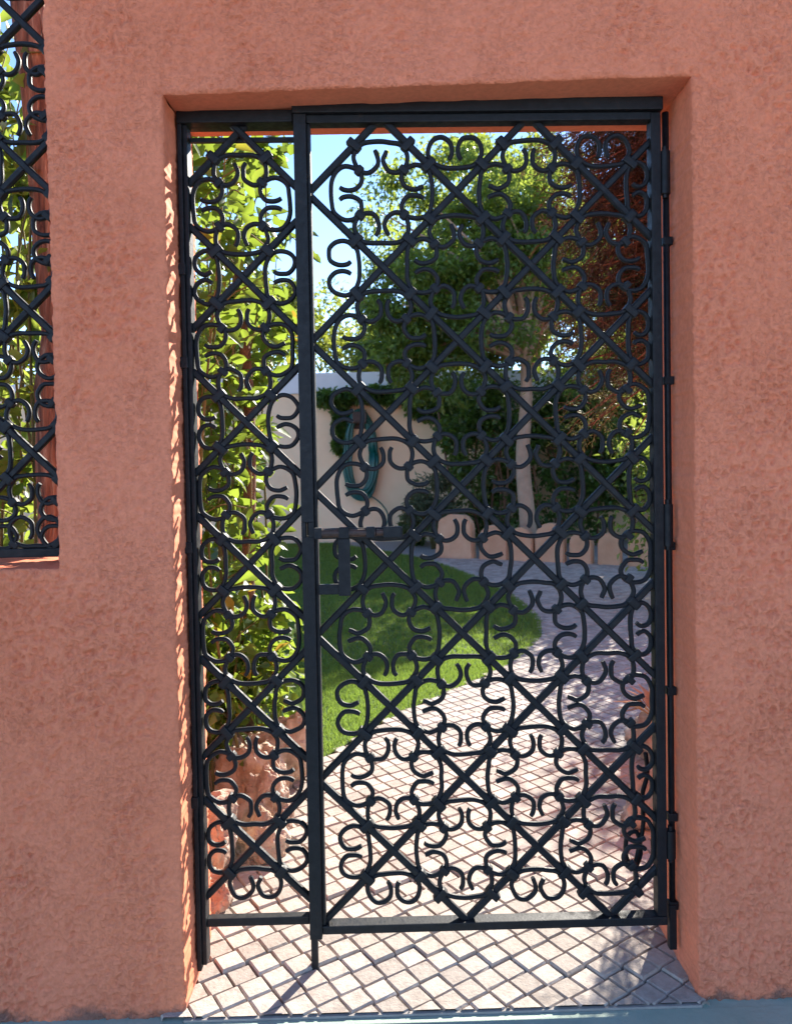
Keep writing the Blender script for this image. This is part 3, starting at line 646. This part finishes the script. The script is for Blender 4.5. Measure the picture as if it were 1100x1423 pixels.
bush('shrub', 'low leafy ground cover below the tall shrub at the left panel', (-.72, 3.25, .42), (.32, .3, .36), 1500, .07, .04, M_LEAFBIG, 55)
bush('shrub', 'low dark green plant at the left end of the edging stones', (.45, 11.95, .22), (.42, .25, .24), 3000, .07, .04, M_IVY, 52)
bush('shrub', 'tall dark leafy bush at the right edge beside the path', (3.0, 6.9, 1.35), (.75, 1.0, 1.45), 7000, .075, .045, M_LEAFTREE, 53, ncl=60)

# --- conifer with dry brown sprays hanging in from the right, close behind the wall
K0 = (1.62, 3.25, 0); cf = empty('conifer_tree', K0); tag(cf, 'conifer with dry red brown sprays hanging in at upper right of the gate', 'tree')
V, F = tube([(0, 0, -.1), (.03, 0, 1.5), (0, .02, 3), (0, 0, 4.2)], [.12, .10, .07, .02], 10); link('trunk', mesh('trunk', V, F, M_BARKR, True), cf)
def sprays(n, zlo, zhi, reach, m, name, seed, twl=.12, per=30, drop=(-.45, .05), r0=.011):
    rs = np.random.default_rng(seed); P = []; Dv = []; mbk = MB()
    for _ in range(n):
        z = rs.uniform(zlo, zhi); a = rs.uniform(math.pi*.70, math.pi*1.45); Lh = rs.uniform(*reach)
        e = np.array([math.cos(a)*Lh, math.sin(a)*Lh*.7, rs.uniform(*drop)])
        path_ = catmull([(0, 0, z), (e[0]*.5+rs.normal()*.04, e[1]*.5+rs.normal()*.04, z+e[2]*.25+.06), (e[0], e[1], z+e[2])], 8)
        mbk.add(*tube(path_, [r0*(1-.85*i/len(path_)) for i in range(len(path_))], 5))
        for _k in range(per):
            t = rs.integers(len(path_)//3, len(path_)); P.append(path_[t]+rs.normal(size=3)*.02); Dv.append(e/np.linalg.norm(e)*.6+rs.normal(size=3)*.6+np.array([0, 0, -.55]))
    P = np.array(P); Dv = unit(np.array(Dv)); Lt = twl*rs.uniform(.5, 1.4, len(P)); q = []
    for p, d, l in zip(P[::2], Dv[::2], Lt[::2]): mbk.add(*tube([p, p+d*l*.5+np.array([0, 0, .008]), p+d*l], [.0016, .0013, .0007], 3, False))
    for s in range(15):     # scale-like needles along each twig
        q.append((P+Dv*(Lt*s/14)[:, None], Dv*.9+rs.normal(size=P.shape)*.55))
    PP = np.concatenate([a for a, b in q]); DD = np.concatenate([b for a, b in q]); k = len(PP)
    o = link(name, leaf_mesh_cloud(name, PP, DD, rs.normal(size=(k, 3)), rs.uniform(.015, .042, k), rs.uniform(.0025, .005, k), m), cf); o['kind'] = 'stuff'
    return mbk
b1 = sprays(300, 1.95, 3.3, (.40, .98), M_NEEDLE, 'dry_foliage', 61, per=36)
b2 = sprays(60, 1.75, 3.2, (.5, .95), M_NEEDLED, 'green_foliage', 62)
b3 = sprays(70, .5, 1.6, (.22, .42), M_NEEDLED, 'lower_foliage', 63, .1)
b4 = sprays(7, 1.75, 2.0, (.55, .9), M_NEEDLEG, 'pale_foliage', 64)
for b in (b2, b3, b4): b1.add(b.v, b.f)
link('branches', b1.mesh('branches', M_BARKR), cf)

# --- large-leaved shrubs in the left bed, close behind the wall
def big_leaf(var):
    n = 6; V = []; F = []; rs = random.Random(var)
    for i in range(n+1):
        t = i/n; w = .5*math.sin(math.pi*min(1, t**.85))**.8*.46+(.012 if i == 0 else 0); zc = -.16*t*t-.02*math.sin(t*7+var)
        if i == n: w = .004
        V += [(t, -w, zc+.32*w), (t, 0, zc), (t, w, zc+.32*w*(1+.2*rs.uniform(-1, 1)))]
    for i in range(n):
        for k in range(2): F.append((i*3+k, i*3+3+k, i*3+4+k, i*3+1+k))
    return V, F
BIG = [mesh('leaf', *big_leaf(v), M_LEAFBIG, True) for v in range(5)]; BIG_D = [mesh('leaf', *big_leaf(v+9), M_LEAFTREE, True) for v in range(4)]
def vine_shrub(name, label, base, stems, n_ind, n_far, lsize, seed, trunk=None, fm=M_LEAFBIG, dark=.3):
    o = empty(name, base); tag(o, label, 'shrub'); rs = random.Random(seed); B = Vector(base); spots = []
    mb = MB()
    for st_ in stems:
        pts = [Vector(p) for p in catmull(st_, 6)]; mb.add(*tube([p-B for p in pts], [.008-.006*i/(len(pts)-1) for i in range(len(pts))], 6))
        for _ in range(9):       # side twigs
            i = rs.randrange(2, len(pts)); s = pts[i]; e = s+Vector((rs.uniform(-.2, .22), rs.uniform(-.2, .15), rs.uniform(-.1, .18))); mid = s.lerp(e, .5)+Vector((0, 0, .03))
            tw = [Vector(p) for p in catmull([s, mid, e], 3)]; mb.add(*tube([p-B for p in tw], .0028, 4)); spots += [(p, (e-s)) for p in tw]
        spots += [(p, Vector((rs.uniform(-1, 1), rs.uniform(-1, .6), .2))) for p in pts[2:]]
    link('stems', mb.mesh('stems', M_STEM), o)
    if trunk:
        ns = 40 if trunk[2] is M_BARKR else 10; tpz = catmull(trunk[0], 24 if ns > 10 else 5); rd = trunk[1] if hasattr(trunk[1], '__len__') else [trunk[1]]*len(tpz)
        rd = np.interp(np.linspace(0, 1, len(tpz)), np.linspace(0, 1, len(rd)), rd)
        V, F = tube([Vector(p)-B for p in tpz], list(rd), ns)
        for q, v in enumerate(V):
            if ns > 10:
                c = Vector(tpz[q//ns])-B; a = 2*math.pi*(q % ns)/ns; k_ = mnoise.noise(Vector((math.cos(a)*3.2, math.sin(a)*3.2, v.z*1.6)))*.16+abs(mnoise.noise(Vector((math.cos(a)*8, math.sin(a)*8, v.z*5))))*.16
                V[q] = c+(v-c)*(1+k_)
        link('trunk', mesh('trunk', V, F, trunk[2], True), o)
    P = []; Dv = []
    def one():
        p, d = rs.choice(spots); q = p+Vector((rs.gauss(0, .025), rs.gauss(0, .03), rs.gauss(0, .025)))
        dd = (d.normalized()*.6+Vector((rs.gauss(0, .6), rs.gauss(0, .6), rs.gauss(-.35, .4)))).normalized(); return q, dd
    for _ in range(n_ind):
        q, dd = one(); nn = Vector((rs.gauss(0, .5), rs.gauss(-.3, .5), rs.gauss(.7, .4))); s = dd.cross(nn).normalized(); n2 = s.cross(dd)
        sc = lsize*rs.choice((.55, .8, 1, 1.15, 1.35))*rs.uniform(.85, 1.1); q = q-B
        M = Matrix(((dd.x*sc, s.x*sc, n2.x*sc, q.x), (dd.y*sc, s.y*sc, n2.y*sc, q.y), (dd.z*sc, s.z*sc, n2.z*sc, q.z), (0, 0, 0, 1)))
        link('leaf', rs.choice(BIG_D if rs.random() < dark else BIG), o, M)
    A_ = [one() for _ in range(n_far)]
    P = np.array([tuple(a-B) for a, b in A_]); Dv = np.array([tuple(b) for a, b in A_]); k = len(P)
    f = link('foliage', leaf_mesh_cloud('foliage', P, Dv, np.random.default_rng(seed).normal(size=(k, 3))+np.array([0, -.3, .7]), lsize*np.random.default_rng(seed+1).uniform(.6, 1.2, k), lsize*.46*np.ones(k), fm, .2, False), o); f['kind'] = 'stuff'
    return o
rs = random.Random(77); stemsA = []
for k in range(20):
    x = rs.uniform(-.92, -.52); y = rs.uniform(3.0, 3.8); top = rs.uniform(1.3, 3.1) if k % 2 else rs.uniform(2.6, 3.3)
    stemsA.append([(x+rs.uniform(-.05, .05), y, -.03), (x+rs.uniform(-.1, .1), y+rs.uniform(-.1, .1), top*.4), (x+rs.uniform(-.15, .15), y+rs.uniform(-.2, .1), top*.75), (x+rs.uniform(-.2, .2), y+rs.uniform(-.3, .1), top)])
vine_shrub('leafy_shrub', 'tall backlit yellow green shrub seen through the narrow gate panel', (-.62, 3.35, 0), stemsA, 300, 3000, .090, 71,
           trunk=([(-.60, 3.3, -.05), (-.57, 3.3, .8), (-.55, 3.32, 1.6), (-.6, 3.3, 2.3)], [.034-.001*i for i in range(16)], M_BARK))
stemsB = []
for k in range(16):
    x = rs.uniform(-1.95, -1.12); y = rs.uniform(2.75, 3.6); top = rs.uniform(2.0, 3.5)
    stemsB.append([(x, y, -.03), (x+rs.uniform(-.1, .1), y, top*.4), (x+rs.uniform(-.15, .2), y+rs.uniform(-.2, .1), top*.75), (x+rs.uniform(-.2, .3), y+rs.uniform(-.3, .1), top)])
vine_shrub('leafy_shrub', 'leafy shrub with a thick red brown trunk behind the window grille', (-1.3, 3.2, 0), stemsB, 300, 1900, .10, 72,
           trunk=([(-1.035, 2.62, -.05), (-1.04, 2.62, .9), (-1.055, 2.63, 1.8), (-1.11, 2.66, 2.6), (-1.2, 2.7, 3.4)], [.08]*10+[.05]*11, M_BARKR), fm=M_LEAFTREE, dark=.65)

# --- dry spiky plant on the right-hand rocks
dp = empty('dry_plant', (1.17, 3.40, .22)); tag(dp, 'dry orange spiky plant on the rock at the right jamb', 'plant')
for k in range(26):
    a = rs.uniform(0, 2*math.pi); L_ = rs.uniform(.10, .20); e = Vector((math.cos(a)*L_, math.sin(a)*L_, rs.uniform(.0, .16))); w = .014
    s = Vector((-math.sin(a), math.cos(a), 0))*w; m1 = e*.5+Vector((0, 0, .035))
    link('leaf', mesh('leaf', [s*.6, -s*.6, m1-s, m1+s, e, m1*1.0-Vector((0, 0, .008))], [(0, 1, 5), (1, 2, 5), (2, 4, 5), (4, 3, 5), (3, 0, 5)], M_EDGE), dp)

# --- dark looped cable hanging behind the lower right of the gate
cp = catmull([(.706, 2.135, .56), (.712, 2.14, .50), (.698, 2.14, .44), (.700, 2.142, .36), (.686, 2.14, .29), (.672, 2.14, .245), (.652, 2.14, .27), (.655, 2.142, .325), (.683, 2.145, .335), (.693, 2.145, .28), (.678, 2.145, .225), (.684, 2.14, .17)], 6)
V, F = tube(cp, .0065, 8); cb = link('cable_lock', mesh('cable_lock', V, F, M_IRON, True)); tag(cb, 'dark looped cable hanging behind the lower right of the gate', 'cable')
